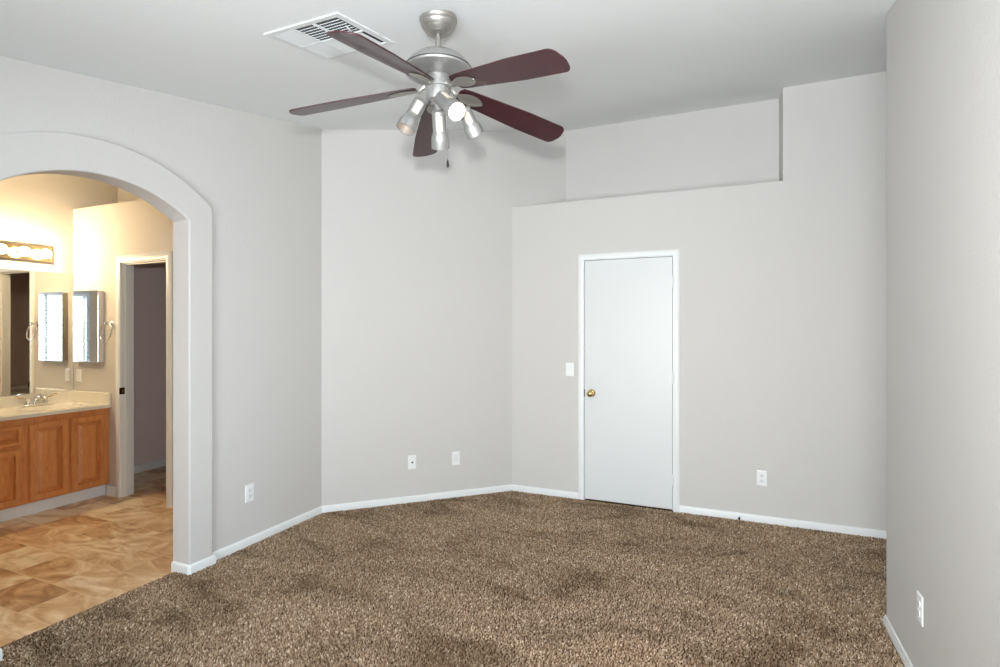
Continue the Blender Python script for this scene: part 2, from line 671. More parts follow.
# ------------------------------------------------------------------ bathroom shell
struct('wall_vanity', prism(B(), [(XV, YS - .1), (XV - .1, YS - .1), (XV - .1, 4.7), (XV, 4.7)], -.01, czu), BWALL)
struct('wall_bathroom_left', prism(B(), [(XV, YS), (XV, YS - .1), (XAB, YS - .1), (XAB, YS)], -.01, czu), BWALL)
BX0, BX1, BZ = -4.868, -4.285, 2.022
pts = [(XV - .01, -.01), (BX0 - .016, -.01), (BX0 - .016, BZ + .016), (BX1 + .016, BZ + .016), (BX1 + .016, -.01), (XAB + .01, -.01), (XAB + .01, ZL), (XV - .01, ZL)]
struct('wall_bathroom_right', extr(B(), pts, YB, YB + .10, 'Y'), BWALL)
struct('ceiling_toilet_room', boxm(XV - .01, XAB + .01, YB + .02, 4.7, ZL - .12, ZL - .001), BWALL)
struct('wall_above_ledge', prism(B(), [(XV, 3.37), (XAB, 3.37), (XAB, 3.47), (XV, 3.47)], ZL - .01, czu), BWALL)
struct('wall_toilet_room', boxm(XV, XAB, 4.55, 4.65, -.01, ZL - .1), TWALL)
struct('wall_toilet_room_left', boxm(XV - .002, XV + .004, YB + .10, 4.55, -.01, ZL - .12), TWALL)
struct('wall_toilet_room_right', boxm(XAB - .006, XAB + .02, YB + .10, 4.7, -.01, ZL - .12), TWALL)

# ------------------------------------------------------------------ baseboards
BH, BT = .058, .012


def base_run(bm, p, q, n, h=BH, z0=-.005):
    """baseboard along p->q (XY), n = unit normal into the room; rounded top edge"""
    p, q, n = Vector(p), Vector(q), Vector(n).normalized()
    prof = [(-.002, z0), (BT, z0), (BT, h - .014), (BT * .8, h - .006), (BT * .45, h - .001), (.002, h), (-.002, h)]
    a = [bm.verts.new((p.x + n.x * t, p.y + n.y * t, z)) for t, z in prof]
    b = [bm.verts.new((q.x + n.x * t, q.y + n.y * t, z)) for t, z in prof]
    k = len(prof)
    bm.faces.new(a)
    bm.faces.new(b)
    for i in range(k):
        bm.faces.new((a[i], a[(i + 1) % k], b[(i + 1) % k], b[i]))
    return bm


bm = base_run(B(), (XA, 2.3525), (XA, AB[1] + .004), (1, 0))
base_run(bm, (XA, YBK), (XA, 1.131), (1, 0))
struct('baseboard_left', bm, TRIM, smooth=40)


def base_poly(bm, line, h=BH):
    """mitred baseboard following a polyline, left-hand side of travel is the wall"""
    pts = [Vector(p) for p in line]
    prof = [(-.002, -.005), (BT, -.005), (BT, h - .014), (BT * .8, h - .006), (BT * .45, h - .001), (.002, h), (-.002, h)]
    rings = []
    for i, p in enumerate(pts):
        ns = []
        if i > 0:
            d = (pts[i] - pts[i - 1]).normalized()
            ns.append(Vector((d.y, -d.x)))
        if i < len(pts) - 1:
            d = (pts[i + 1] - pts[i]).normalized()
            ns.append(Vector((d.y, -d.x)))
        n = sum(ns, Vector((0, 0)))
        n = n / (n.length ** 2) * len(ns) if len(ns) > 1 else ns[0]
        rings.append([bm.verts.new((p.x + n.x * t, p.y + n.y * t, z)) for t, z in prof])
    k = len(prof)
    for a, b in zip(rings, rings[1:]):
        for i in range(k):
            bm.faces.new((a[i], a[(i + 1) % k], b[(i + 1) % k], b[i]))
    bm.faces.new(rings[0])
    bm.faces.new(rings[-1])
    return bm


# around the right foot of the arch (wraps into the reveal), and the left foot
struct('baseboard_arch_right', base_poly(B(), [(XAB + .006, YJ1), (XS - .007, YJ1), (XS, YJ1 + .007), (XS, 2.3525), (XA, 2.3525)]), TRIM, smooth=40)
struct('baseboard_arch_left', base_poly(B(), [(XA, 1.1315), (XS, 1.1315), (XS, YJ0), (XAB + .006, YJ0)]), TRIM, smooth=40)
struct('baseboard_diagonal', base_run(B(), AB, BC, (1, -1)), TRIM, smooth=40)
CW = .052
bm = base_run(B(), BC, (DX0 - CW, YC), (0, -1))
base_run(bm, (DX1 + CW, YC), (XR, YC), (0, -1))
struct('baseboard_back', bm, TRIM, smooth=40)
struct('baseboard_right', base_poly(B(), [(.79, YD), (XD + .012, YD), (XD, YD - .012), (XD, YBK)], h=.046), TRIM, smooth=40)
struct('baseboard_bathroom', base_run(B(), (-5.05, YB), (BX0 - CW, YB), (0, -1), h=.075), TRIM, smooth=40)
bm = base_run(B(), (XV + .004, YB + .12), (XV + .004, 4.55), (1, 0), h=.075)
base_run(bm, (XV, 4.55), (XAB, 4.55), (0, -1), h=.075)
struct('baseboard_toilet_room', bm, TRIM, smooth=40)


# ------------------------------------------------------------------ door with casing
def casing(bm, x0, x1, z1, y, w_, out):
    """U-shaped moulding around an opening; x0,x1 opening edges; face at y, projecting by out (sign)"""
    prof = [(.006, 0), (.006, .010), (.016, .014), (w_ * .6, .016), (w_ - .006, .011), (w_, .006), (w_, 0)]
    path = []
    for t, dpt in prof:
        path.append([(x0 - t, -.005), (x0 - t, z1 + t), (x1 + t, z1 + t), (x1 + t, -.005)])
    rings = []
    for k in range(4):
        rings.append([bm.verts.new((path[i][k][0], y + out * prof[i][1], path[i][k][1])) for i in range(len(prof))])
    n = len(prof)
    for a, b in zip(rings, rings[1:]):
        for i in range(n):
            bm.faces.new((a[i], a[(i + 1) % n], b[(i + 1) % n], b[i]))
    bm.faces.new(rings[0])
    bm.faces.new(rings[-1])
    return bm


d1 = bpy.data.objects.new('door_1', None)
C.objects.link(d1)
d1.location = ((DX0 + DX1) / 2, YC, 0)
d1['kind'] = 'structure'
g = .004
obj('door_leaf', boxm(DX0 + g, DX1 - g, YC + .002, YC + .037, .014, DZ - g), DOORP, d1, bevel=.002)
obj('casing', casing(B(), DX0, DX1, DZ, YC, CW, -1), TRIM, d1, smooth=30)
bm = B()
box(bm, DX0 - jm, DX0, YC, YC + .12, -.005, DZ + jm)
box(bm, DX1, DX1 + jm, YC, YC + .12, -.005, DZ + jm)
box(bm, DX0, DX1, YC, YC + .12, DZ, DZ + jm)
box(bm, DX0, DX0 + .012, YC + .04, YC + .07, 0, DZ)
box(bm, DX1 - .012, DX1, YC + .04, YC + .07, 0, DZ)
obj('door_jamb', bm, TRIM, d1)
for z in (.25, 1.06, 1.83):
    h = obj('hinge', lathe(B(), [(0, -.047), (.005, -.046), (.0065, -.044), (.0065, .044), (.005, .046), (0, .047)], (DX1 - .001, YC - .006, z), n=12), TRIM, d1, smooth=50)
kx, kz = DX0 + .062, .912
bm = lathe(B(), [(.0, 0), (.032, 0), (.033, .003), (.029, .008), (.013, .011), (.011, .028), (.015, .034), (.024, .040), (.0285, .050), (.0275, .062), (.019, .070), (.0, .073)], (kx, YC + .002, kz), (0, -1, 0), 28)
obj('door_knob', bm, BRASS, d1, smooth=50)
obj('latch_plate', boxm(DX0 - .001, DX0 + .006, YC - .002, YC + .02, kz - .03, kz + .03), BRONZE, d1)
# doorway to the dark toilet room
d2 = bpy.data.objects.new('door_2', None)
C.objects.link(d2)
d2.location = ((BX0 + BX1) / 2, YB, 0)
d2['kind'] = 'structure'
obj('casing', casing(B(), BX0, BX1, BZ, YB, .068, -1), TRIM, d2, smooth=30)
obj('casing', casing(B(), BX0, BX1, BZ, YB + .10, .066, 1), TRIM, d2, smooth=30)
bm = B()
box(bm, BX0 - .016, BX0, YB - .002, YB + .102, -.005, BZ + .016)
box(bm, BX1, BX1 + .016, YB - .002, YB + .102, -.005, BZ + .016)
box(bm, BX0, BX1, YB - .002, YB + .102, BZ, BZ + .016)
obj('door_jamb', bm, TRIM, d2)
bm = B()
box(bm, BX0, BX0 + .011, YB + .03, YB + .062, -.004, BZ)
box(bm, BX1 - .011, BX1, YB + .03, YB + .062, -.004, BZ)
box(bm, BX0 + .011, BX1 - .011, YB + .03, YB + .062, BZ - .011, BZ)
obj('door_stop_strip', bm, TRIM, d2, bevel=.002)
sp = obj('strike_plate', boxm(BX0 - .001, BX0 + .002, YB - .018, YB + .026, .888, .945), BRONZE, d2, bevel=.001)
obj('strike_hole', boxm(BX0, BX0 + .0028, YB + .001, YB + .014, .903, .929), BRASS, sp)


# ------------------------------------------------------------------ wall plates
def plate(name, label, cat, pos, nx, ny, kind, group=None, w_=.070, h_=.115):
    """wall plate at pos (on the wall), facing (nx, ny)"""
    t = thing(name, label, cat, pos, group)
    a = math.atan2(ny, nx)
    t.rotation_euler = (0, 0, a)
    # local frame: +X out of the wall, Y across, Z up
    d = .0055
    pr = [(-.001, w_ / 2), (.002, w_ / 2), (.0045, w_ / 2 - .003), (d, w_ / 2 - .008)]
    bm = B()
    rings = []
    for x, hw in pr:
        hh = h_ / 2 - (w_ / 2 - hw)
        rings.append([bm.verts.new((x, sy * hw, sz * hh)) for sy, sz in ((-1, -1), (1, -1), (1, 1), (-1, 1))])
    for r0, r1 in zip(rings, rings[1:]):
        for i in range(4):
            bm.faces.new((r0[i], r0[(i + 1) % 4], r1[(i + 1) % 4], r1[i]))
    bm.faces.new(rings[-1])
    bm.faces.new(rings[0])
    obj('face_plate', bm, PLATE, t, local=True)
    if kind == 'outlet':
        for s in (-1, 1):
            zc = s * .0195
            bm = B()
            pts = []
            for i in range(24):
                an = 2 * PI * i / 24
                pts.append((.0172 * math.cos(an), zc + max(-.0135, min(.0135, .0172 * math.sin(an)))))
            extr(bm, pts, d - .001, d + .003, 'X')
            r = obj('receptacle', bm, PLATE2, t, local=True)
            bm = B()
            for yy, hh in ((-.0065, .0042), (.0065, .0036)):
                box(bm, d + .0028, d + .0034, yy - .0011, yy + .0011, zc + .003 - hh, zc + .003 + hh)
            lathe(bm, [(.0, 0), (.0024, 0), (.0024, .0006), (0, .0006)], (d + .0028, 0, zc - .0075), (1, 0, 0), 10)
            obj('slots', bm, DARK, r, local=True)
        obj('screw', lathe(B(), [(0, 0), (.003, 0), (.0026, .0012), (0, .0015)], (d, 0, 0), (1, 0, 0), 12), PLATE2, t, local=True)
    elif kind == 'cable':
        bm = lathe(B(), [(0, 0), (.0075, 0), (.0075, .002), (.0048, .0022), (.0048, .010), (0, .010)], (d, 0, 0), (1, 0, 0), 16)
        obj('coax_connector', bm, BRONZE, t, local=True, smooth=40)
        for s in (-1, 1):
            obj('screw', lathe(B(), [(0, 0), (.003, 0), (.0026, .0012), (0, .0015)], (d, 0, s * .041), (1, 0, 0), 12), PLATE2, t, local=True)
    elif kind == 'switch':
        obj('toggle', extr(B(), [(-.004, -.010), (.004, -.010), (.004, .010), (-.004, .010)], d - .002, d + .002, 'X'), PLATE2, t, local=True)
        bm = B()
        v0 = [bm.verts.new((d, y, z)) for y, z in ((-.003, -.004), (.003, -.004), (.003, .004), (-.003, .004))]
        v1 = [bm.verts.new((d + .012, y, z + .006)) for y, z in ((-.0025, -.002), (.0025, -.002), (.0025, .003), (-.0025, .003))]
        bm.faces.new(v0)
        bm.faces.new(v1)
        for i in range(4):
            bm.faces.new((v0[i], v0[(i + 1) % 4], v1[(i + 1) % 4], v1[i]))
        obj('toggle_lever', bm, PLATE, t, local=True)
        for s in (-1, 1):
            obj('screw', lathe(B(), [(0, 0), (.003, 0), (.0026, .0012), (0, .0015)], (d, 0, s * .030), (1, 0, 0), 12), PLATE2, t, local=True)
    else:
        obj('rocker', boxm(d - .001, d + .003, -.0165, .0165, -.033, .033), PLATE2, t, local=True, bevel=.001)
    return t


G = 'white wall plates low on the bedroom walls'
plate('wall_outlet', 'white duplex outlet on the left wall between the arch and the corner', 'outlet', (XA, 2.655, .352), 1, 0, 'outlet', G)
plate('cable_outlet', 'white cable jack plate with a dark centre pin, on the angled wall', 'outlet', (-2.477, 3.8522, .338), 1, -1, 'cable', G)
plate('wall_outlet', 'plain white outlet plate on the angled wall, right of the cable jack', 'outlet', (-2.206, 4.1202, .338), 1, -1, 'rocker', G)
plate('wall_outlet', 'white duplex outlet on the far wall right of the closed door', 'outlet', (.186, YC, .336), 0, -1, 'outlet', G)
plate('wall_outlet', 'white duplex outlet seen edge on, on the near right wall', 'outlet', (XD, 2.655, .334), -1, 0, 'outlet', G)
plate('light_switch', 'white toggle light switch beside the left edge of the closed door', 'switch', (-1.299, YC, 1.106), 0, -1, 'switch')
plate('bathroom_switch', 'small white plate below the medicine cabinet above the vanity', 'outlet', (-5.475, YB, 1.03), 0, -1, 'rocker')

# door stop on the far baseboard
ds = thing('door_stop', 'small white door stop with a dark tip on the far baseboard', 'door stop', (.03, YC - .012, .036))
obj('stem', lathe(B(), [(0, 0), (.013, 0), (.013, .003), (.006, .006), (.005, .05), (.009, .052), (0, .052)], (.03, YC - .012, .034), (0, -1, 0), 16), PLATE, ds, smooth=40)
obj('rubber_tip', lathe(B(), [(0, 0), (.0085, 0), (.0085, .010), (.006, .013), (0, .013)], (.03, YC - .064, .034), (0, -1, 0), 16), RUBBER, ds, smooth=40)

# ------------------------------------------------------------------ ceiling vent (four-way register set in the sloping ceiling)
vx, vy = -1.683, 1.948
vent = thing('ceiling_vent', 'square white air register with louvres over a dark painted sheet in the sloping ceiling', 'vent', (vx, vy, cz(vx, vy)))
vent.rotation_euler = (math.atan(.18), 0, 0)
hs = .203


def vbox(bm, x0, x1, y0, y1, z0, z1):
    return box(bm, x0, x1, y0, y1, z0, z1)


bm = B()
for a in ((-hs, hs, -hs, -hs + .030), (-hs, hs, hs - .030, hs), (-hs, -hs + .030, -hs + .03, hs - .03), (hs - .030, hs, -hs + .03, hs - .03)):
    box(bm, a[0], a[1], a[2], a[3], -.006, .002)
obj('frame', bm, VENTW, vent, local=True, bevel=.002)
q = hs - .030
obj('duct_shade', boxm(-q, q, -q, q, -.001, .001), DUCT_SHADE, vent, local=True)  # dark sheet just above the louvres, painting the shade inside the duct
bm = B()
xs = [-q, -.062, .048, q]
for x in xs[1:3]:
    box(bm, x - .006, x + .006, -q, q, -.0068, 0)
box(bm, -q, q, -.005, .005, -.0069, 0)
obj('divider', bm, VENTW, vent, local=True)
for ci in range(3):
    for ri in range(2):
        x0, x1 = xs[ci] + .005, xs[ci + 1] - .005
        y0, y1 = ((-q, -.006), (.006, q))[ri]
        bm = B()
        nn = 9
        dark = ci > 0 and ri == 0
        x1 -= .014 if (ci == 2 and ri) else 0
        for i in range(nn):
            xc = x0 + (x1 - x0) * (i + .5) / nn
            # the blades of the dark panels lean away from the lens, the others turn their faces to it
            if dark:
                pts = [(xc + .0046, -.0066), (xc + .0039, -.0066), (xc - .0041, -.001), (xc - .0034, -.001)]
            else:
                pts = [(xc - .0050, -.0060), (xc - .0046, -.0067), (xc + .0052, -.0024), (xc + .0048, -.0017)]
            extr(bm, pts, y0, y1, 'Y')
        if dark:
            for j in range(1, 7):
                yc = y0 + (y1 - y0) * j / 7
                box(bm, x0, x1, yc - .0005, yc + .0005, -.006, -.003)
        obj('louvre_panel', bm, VENTW, vent, local=True)
obj('damper_lever', tube(B(), [(.150, -.085, -.004), (.152, -.070, -.014), (.150, -.050, -.017), (.146, -.038, -.008)], .0028, 8), VENTW, vent, local=True, smooth=60)

# ------------------------------------------------------------------ ceiling fan
FX, FY = -1.130, 1.955   # laid out for a 1.24 m fan, then sized below
fan = thing('ceiling_fan', 'silver five-blade ceiling fan with dark mahogany blades and four spotlights', 'ceiling fan', (FX, FY, 2.40))
prof = [(0, 2.80), (.070, 2.80), (.073, 2.748), (.0775, 2.743), (.0775, 2.732), (.0740, 2.7255), (.0715, 2.7225), (.0725, 2.719), (.069, 2.710), (.061, 2.7015), (.058, 2.6985), (.059, 2.6955), (.052, 2.687), (.042, 2.6815), (.0395, 2.679), (.040, 2.677), (.030, 2.6735), (.020, 2.672), (0, 2.672)]
obj('canopy', lathe(B(), prof, (FX, FY, 0), n=40), SILVER, fan, smooth=40)
obj('downrod', lathe(B(), [(0, 2.69), (.0115, 2.69), (.0115, 2.606), (.020, 2.604), (.022, 2.592), (0, 2.592)], (FX, FY, 0), n=20), SILVER, fan, smooth=40)
prof = [(0, 2.600), (.030, 2.600), (.060, 2.594), (.092, 2.580), (.118, 2.560), (.132, 2.543), (.138, 2.529)]
mh = obj('motor_housing', lathe(B(), prof + [(.141, 2.524), (.139, 2.517), (.126, 2.508), (.105, 2.504), (.085, 2.504), (.064, 2.503), (.059, 2.500), (0, 2.500)], (FX, FY, 0), n=48), SILVERP, fan, smooth=30)
obj('seam_ring', lathe(B(), [(.130, 2.5285), (.1420, 2.5285), (.1420, 2.5245), (.130, 2.5245)], (FX, FY, 0), n=48), SEAM, mh, smooth=30)
obj('hub_ring', lathe(B(), [(0, 2.502), (.0565, 2.502), (.0565, 2.498), (.053, 2.496), (.053, 2.472), (.055, 2.470), (.055, 2.466), (0, 2.466)], (FX, FY, 0), n=32), SILVERP, fan, smooth=30)
obj('hub_groove', lathe(B(), [(.04, 2.5025), (.0575, 2.5025), (.0575, 2.4995), (.04, 2.4995)], (FX, FY, 0), n=32), SEAM, fan.children[-1], smooth=30)
obj('switch_housing', lathe(B(), [(0, 2.467), (.0535, 2.467), (.0545, 2.463), (.0535, 2.452), (.049, 2.449), (.0495, 2.408), (.047, 2.400), (.038, 2.394), (.024, 2.388), (.016, 2.380), (.017, 2.366), (.010, 2.358), (0, 2.357)], (FX, FY, 0), n=36), SILVERP, fan, smooth=35)
# a small set screw on the housing rim
obj('rim_screw', lathe(B(), [(0, -.004), (.008, -.004), (.008, .004), (.004, .008), (0, .008)], (FX + .128, FY + .055, 2.524), (1, .43, -.1), 12), SEAM, mh, smooth=40)

PH = 3.4677
TILT = .149
blade0 = None


def blade_outline():
    r0, r1 = .092, .634
    top, bot = [], []
    N = 20
    def hw(t):
        return .044 + .021 * min(1, t / .6)
    pts_u = []
    L_ = r1 - r0
    rc = .040
    # upper edge root -> tip
    out = []
    out.append((r0, .020))
    out.append((r0 + .006, .034))
    out.append((r0 + .012, .041))
    for i in range(1, 15):
        u = r0 + .012 + (L_ - rc - .012) * i / 14
        out.append((u, hw((u - r0) / L_)))
    e = hw(1)
    for i in range(1, 9):
        a = PI / 2 * i / 9
        out.append((r1 - rc + rc * math.sin(a) * .80, (e - rc) + rc * math.cos(a)))
    mid_ = [(r1 - .003, .012), (r1 - .003, -.012)]
    low = [(u, -v) for u, v in reversed(out)]
    return out + mid_ + low


def iron_mesh():
    bm = B()
    # (radius, half width, height relative to hub plane, thickness)
    st = [(.046, .0125, -.004), (.060, .0110, -.006), (.072, .0100, -.016), (.082, .0105, -.0245), (.098, .016, -.0245), (.120, .027, -.0275), (.145, .033, -.031), (.170, .031, -.0345), (.190, .023, -.0375), (.203, .012, -.0395), (.208, .004, -.040)]
    th = .0035
    prev = None
    pit = R(-13)
    first = None
    for i, (r, hw_, z) in enumerate(st):
        f = max(0, min(1, (r - .07) / .04))
        a = pit * f
        c, s = math.cos(a), math.sin(a)
        t = th + (.005 if r < .09 else 0)
        ring = []
        for yy, zz in ((-hw_, 0), (-hw_ * .55, -t), (hw_ * .55, -t), (hw_, 0), (hw_ * .5, .001), (-hw_ * .5, .001)):
            ring.append(bm.verts.new((r, yy * c - zz * s, z + yy * s + zz * c)))
        if prev:
            for k in range(6):
                bm.faces.new((prev[k], prev[(k + 1) % 6], ring[(k + 1) % 6], ring[k]))
        else:
            bm.faces.new(ring)
        prev = ring
    bm.faces.new(prev)
    return bm


bm = B()
extr(bm, blade_outline(), -.003, .003, 'Z')
bmesh.ops.rotate(bm, cent=(0, 0, 0), matrix=Matrix.Rotation(R(-13), 3, 'X'), verts=bm.verts)
for v in bm.verts:
    v.co.z += -.004 - TILT * v.co.x
bp0 = obj('blade', bm, BLADE, fan, local=True, bevel=.0015)
bm = iron_mesh()
for v in bm.verts:
    if v.co.x > .14:
        pass
ir0 = obj('blade_bracket', bm, SILVER, bp0, local=True, smooth=50)
for k in range(5):
    b = bp0 if k == 0 else bp0.copy()
    i2 = ir0 if k == 0 else ir0.copy()
    if k:
        C.objects.link(b)
        C.objects.link(i2)
        i2.parent = b
    b.location = (0, 0, 2.467 - 2.40)
    b.rotation_euler = (0, 0, PH + k * 2 * PI / 5)

# spotlight heads: (start, end) in camera-right, camera-forward, height
rt = Vector((math.cos(YAW), math.sin(YAW), 0))
fw = Vector((-math.sin(YAW), math.cos(YAW), 0))


def rel(a, b, z):
    return Vector((FX, FY, z)) + rt * a + fw * b


heads = [((-.068, -.020, 2.392), (-.128, -.055, 2.262), 'left'), ((-.003, .030, 2.378), (-.003, .120, 2.246), 'far'),
         ((.010, -.030, 2.402), (.087, -.115, 2.309), 'near'), ((.100, .045, 2.392), (.150, .100, 2.294), 'right')]
for s, e, _ in heads:
    P, Q = rel(*s), rel(*e)
    ax = (Q - P)
    Lh = ax.length
    ax.normalize()
    pr = [(0, 0), (.018, .0), (.025, .003), (.0285, .008), (.0290, .020), (.0290, Lh * .58), (.0300, Lh * .60), (.0370, Lh * .70), (.0388, Lh * .80), (.0395, Lh), (.037, Lh), (.0345, Lh * .80), (.028, Lh * .68), (0, Lh * .62)]
    hd = obj('spotlight', lathe(B(), pr, P, ax, 28), SILVERP, fan, smooth=40)
    near = _ == 'near'
    pos = Lh * (.93 if near else .70)
    obj('lamp_bulb', lathe(B(), [(0, -.025), (.014, -.022), (.031, -.002), (.033, .002), (.020, .008), (0, .010)], P + ax * pos, ax, 24), BULB_F if near else BULB_D, hd, smooth=60)
    # pale slot patch on the lamp sleeve, escaping lamp light put into its colour
    tv = (Vector((0, 0, CAM_Z)) - P).normalized()
    if near:
        tv = Vector((-.3, 0, 1))
    tv = (tv - ax * tv.dot(ax)).normalized()
    sv = ax.cross(tv)
    bm = B()
    rows = []
    for a_i in range(5):
        an = R(-26 + 13 * a_i)
        dirv = tv * math.cos(an) + sv * math.sin(an)
        rows.append([[bm.verts.new(P + ax * t + dirv * rr_) for rr_ in (.0295, .0312)] for t in (.022, Lh * .52)])
    for p_, q_ in zip(rows, rows[1:]):
        bm.faces.new((p_[0][1], p_[1][1], q_[1][1], q_[0][1]))
        bm.faces.new((p_[0][0], p_[1][0], q_[1][0], q_[0][0]))
        for e_ in (0, 1):
            bm.faces.new((p_[e_][0], p_[e_][1], q_[e_][1], q_[e_][0]))
    for e_ in (rows[0], rows[-1]):
        bm.faces.new((e_[0][0], e_[0][1], e_[1][1], e_[1][0]))
    obj('sleeve_slot', bm, SLOT, hd, smooth=40)
    # the side vent slots of the lamp sleeve
    _, u_, v_ = frame_of(ax)
    mid_p = P + ax * .004
    hub = Vector((FX, FY, 2.395)) + (Vector((P.x - FX, P.y - FY, 0)).normalized() * .02)
    obj('swivel_arm', tube(B(), [hub, hub.lerp(mid_p, .5) + Vector((0, 0, -.006)), mid_p + ax * .012], .0075, 10), BRASS if near else SILVER, hd, smooth=60)
ch = obj('pull_chain', tube(B(), [rel(.038, -.01, 2.44), rel(.041, -.012, 2.43), rel(.041, -.012, 2.15)], .0013, 6), SILVER, fan, smooth=60)
c0 = rel(.041, -.012, 2.12)
obj('chain_pull', lathe(B(), [(0, 0), (.005, .002), (.006, .012), (.004, .026), (.0015, .034), (0, .034)], c0, n=12), RUBBER, ch, smooth=50)

fan.scale = (1.034, 1.034, 1.034)
fan.location = (-1.168, 2.021, 2.432)

# ------------------------------------------------------------------ vanity
XF = -5.032            # cabinet face
ZC = .765              # top of the cabinet box
Y0, Y1 = .88, 2.976
van = thing('vanity_cabinet', 'honey oak bathroom vanity cabinet with raised-panel doors', 'cabinet', (XF, 1.93, 0))
bm = B()
box(bm, XF - .02, XF, Y0, Y1, .098, ZC)
box(bm, XV + .002, XF - .02, Y0, Y0 + .018, .098, ZC)
box(bm, XV + .002, XF - .02, Y1 - .018, Y1, .098, ZC)
box(bm, XV + .002, XF - .02, Y0 + .018, Y1 - .018, .098, .116)
obj('body', bm, OAK, van)
obj('toe_kick', boxm(XV + .05, -5.078, Y0, Y1 - .002, -.004, .0985), TRIM, van)


def raised(name, y0, y1, z0, z1, m, parent, rail=.048):
    """raised panel front standing 19 mm proud of the cabinet face"""
    bm = B()
    prof = [(0, 0.0), (0, .020), (.006, .027), (rail - .003, .027), (rail, .006), (rail + .006, .006), (rail + .034, .021), (rail + .038, .022)]
    rings = []
    for inset, d in prof:
        rings.append([bm.verts.new((XF + d, y, z)) for y, z in ((y0 + inset, z0 + inset), (y1 - inset, z0 + inset), (y1 - inset, z1 - inset), (y0 + inset, z1 - inset))])
    for a, b in zip(rings, rings[1:]):
        for i in range(4):
            bm.faces.new((a[i], a[(i + 1) % 4], b[(i + 1) % 4], b[i]))
    bm.faces.new(rings[0])
    bm.faces.new(rings[-1])
    return obj(name, bm, m, parent)


for a, b in ((2.383, 2.650), (2.672, 2.938), (1.36, 1.62), (1.64, 1.90)):
    raised('door', a, b, .112, .715, OAK, van)
raised('drawer_front', 1.955, 2.338, .560, .715, OAKH, van, rail=.03)
raised('door', 1.955, 2.338, .112, .535, OAK, van)
raised('drawer_front', .93, 1.31, .560, .715, OAKH, van, rail=.03)
raised('door', .93, 1.31, .112, .535, OAK, van)

ctr = thing('vanity_countertop', 'cream cultured marble countertop with backsplash on the oak vanity', 'countertop', (-5.28, 1.93, ZC))
ZT = .798
sy_, sx_ = 2.655, -5.27
bm = B()
# slab top with an oval basin
n = 48
rect = []
x0, x1 = XV + .001, -5.003
xe = x1 - .03
ya, yb = Y0 - .01, YB - .001
ell = [(sx_ + .165 * math.cos(2 * PI * i / n), sy_ + .225 * math.sin(2 * PI * i / n)) for i in range(n)]
rectp = []
for i in range(n):
    dx, dy = math.cos(2 * PI * i / n), math.sin(2 * PI * i / n)
    ts = []
    if abs(dx) > 1e-6:
        ts.append(((xe if dx > 0 else x0) - sx_) / dx)
    if abs(dy) > 1e-6:
        ts.append(((yb if dy > 0 else 1.9) - sy_) / dy)
    t = min(ts)
    rectp.append((sx_ + dx * t, sy_ + dy * t))
def basin_side(dz0):
    E1 = [bm.verts.new((x, y, ZT + dz0)) for x, y in ell]
    R1 = [bm.verts.new((x, y, ZT + dz0)) for x, y in rectp]
    for i in range(n):
        bm.faces.new((E1[i], E1[(i + 1) % n], R1[(i + 1) % n], R1[i]))
    prev = E1
    for f, dz in ((.985, -.004), (.93, -.03), (.80, -.08), (.55, -.125), (.2, -.14)):
        ring = [bm.verts.new((sx_ + .165 * f * math.cos(2 * PI * i / n), sy_ + .225 * f * math.sin(2 * PI * i / n), ZT + dz + dz0)) for i in range(n)]
        for i in range(n):
            bm.faces.new((prev[i], prev[(i + 1) % n], ring[(i + 1) % n], ring[i]))
        prev = ring
    bm.faces.new(prev)
    return R1


Ra, Rb = basin_side(0), basin_side(-.02)
for i in range(n):
    bm.faces.new((Ra[i], Ra[(i + 1) % n], Rb[(i + 1) % n], Rb[i]))
obj('basin_top', bm, COUNTER, ctr, smooth=35)
bm = B()
box(bm, x1 - .03, x1, ya, yb, ZC + .0006, ZT)
box(bm, x0, x1 - .03, ya, 1.9, ZC + .0006, ZT)
obj('slab', bm, COUNTER, ctr, bevel=.006, seg=3)
obj('backsplash', boxm(x0, x0 + .02, ya, yb, ZT, .893), COUNTER, ctr, bevel=.004, seg=3)
obj('side_splash', boxm(x0 + .02, x1, yb - .02, yb, ZT, .893), COUNTER, ctr, bevel=.004, seg=3)

# faucet
fc = thing('faucet', 'small chrome two-handle faucet on the cream vanity top', 'faucet', (-5.475, 2.655, ZT))
fx = -5.475
bm = B()
pts = [(fx + .028 * math.cos(t) + 0, 2.655 + (.055 if math.sin(t) > 0 else -.055) + .028 * math.sin(t)) for t in [2 * PI * i / 32 for i in range(32)]]
extr(bm, pts, ZT + .0006, ZT + .014, 'Z')
obj('deck_plate', bm, CHROME, fc, bevel=.004, smooth=40)
obj('spout', tube(B(), [(fx, 2.655, ZT + .01), (fx, 2.655, ZT + .05), (fx + .03, 2.655, ZT + .072), (fx + .08, 2.655, ZT + .072), (fx + .118, 2.655, ZT + .058), (fx + .122, 2.655, ZT + .045)], [.016, .015, .013, .012, .011, .0095], 14), CHROME, fc, smooth=60)
for s in (-1, 1):
    hy = 2.655 + s * .055
    h = obj('handle', lathe(B(), [(0, 0), (.021, .0), (.019, .016), (.014, .030), (.017, .040), (.012, .047), (0, .048)], (fx, hy, ZT + .012), n=20), CHROME, fc, smooth=45)
    obj('lever', tube(B(), [(fx, hy, ZT + .054), (fx - .004, hy + s * .035, ZT + .062), (fx - .006, hy + s * .075, ZT + .078)], [.006, .005, .0065], 10), BARM, h, smooth=60)

fc.scale = (1.12, 1.15, 1.12)

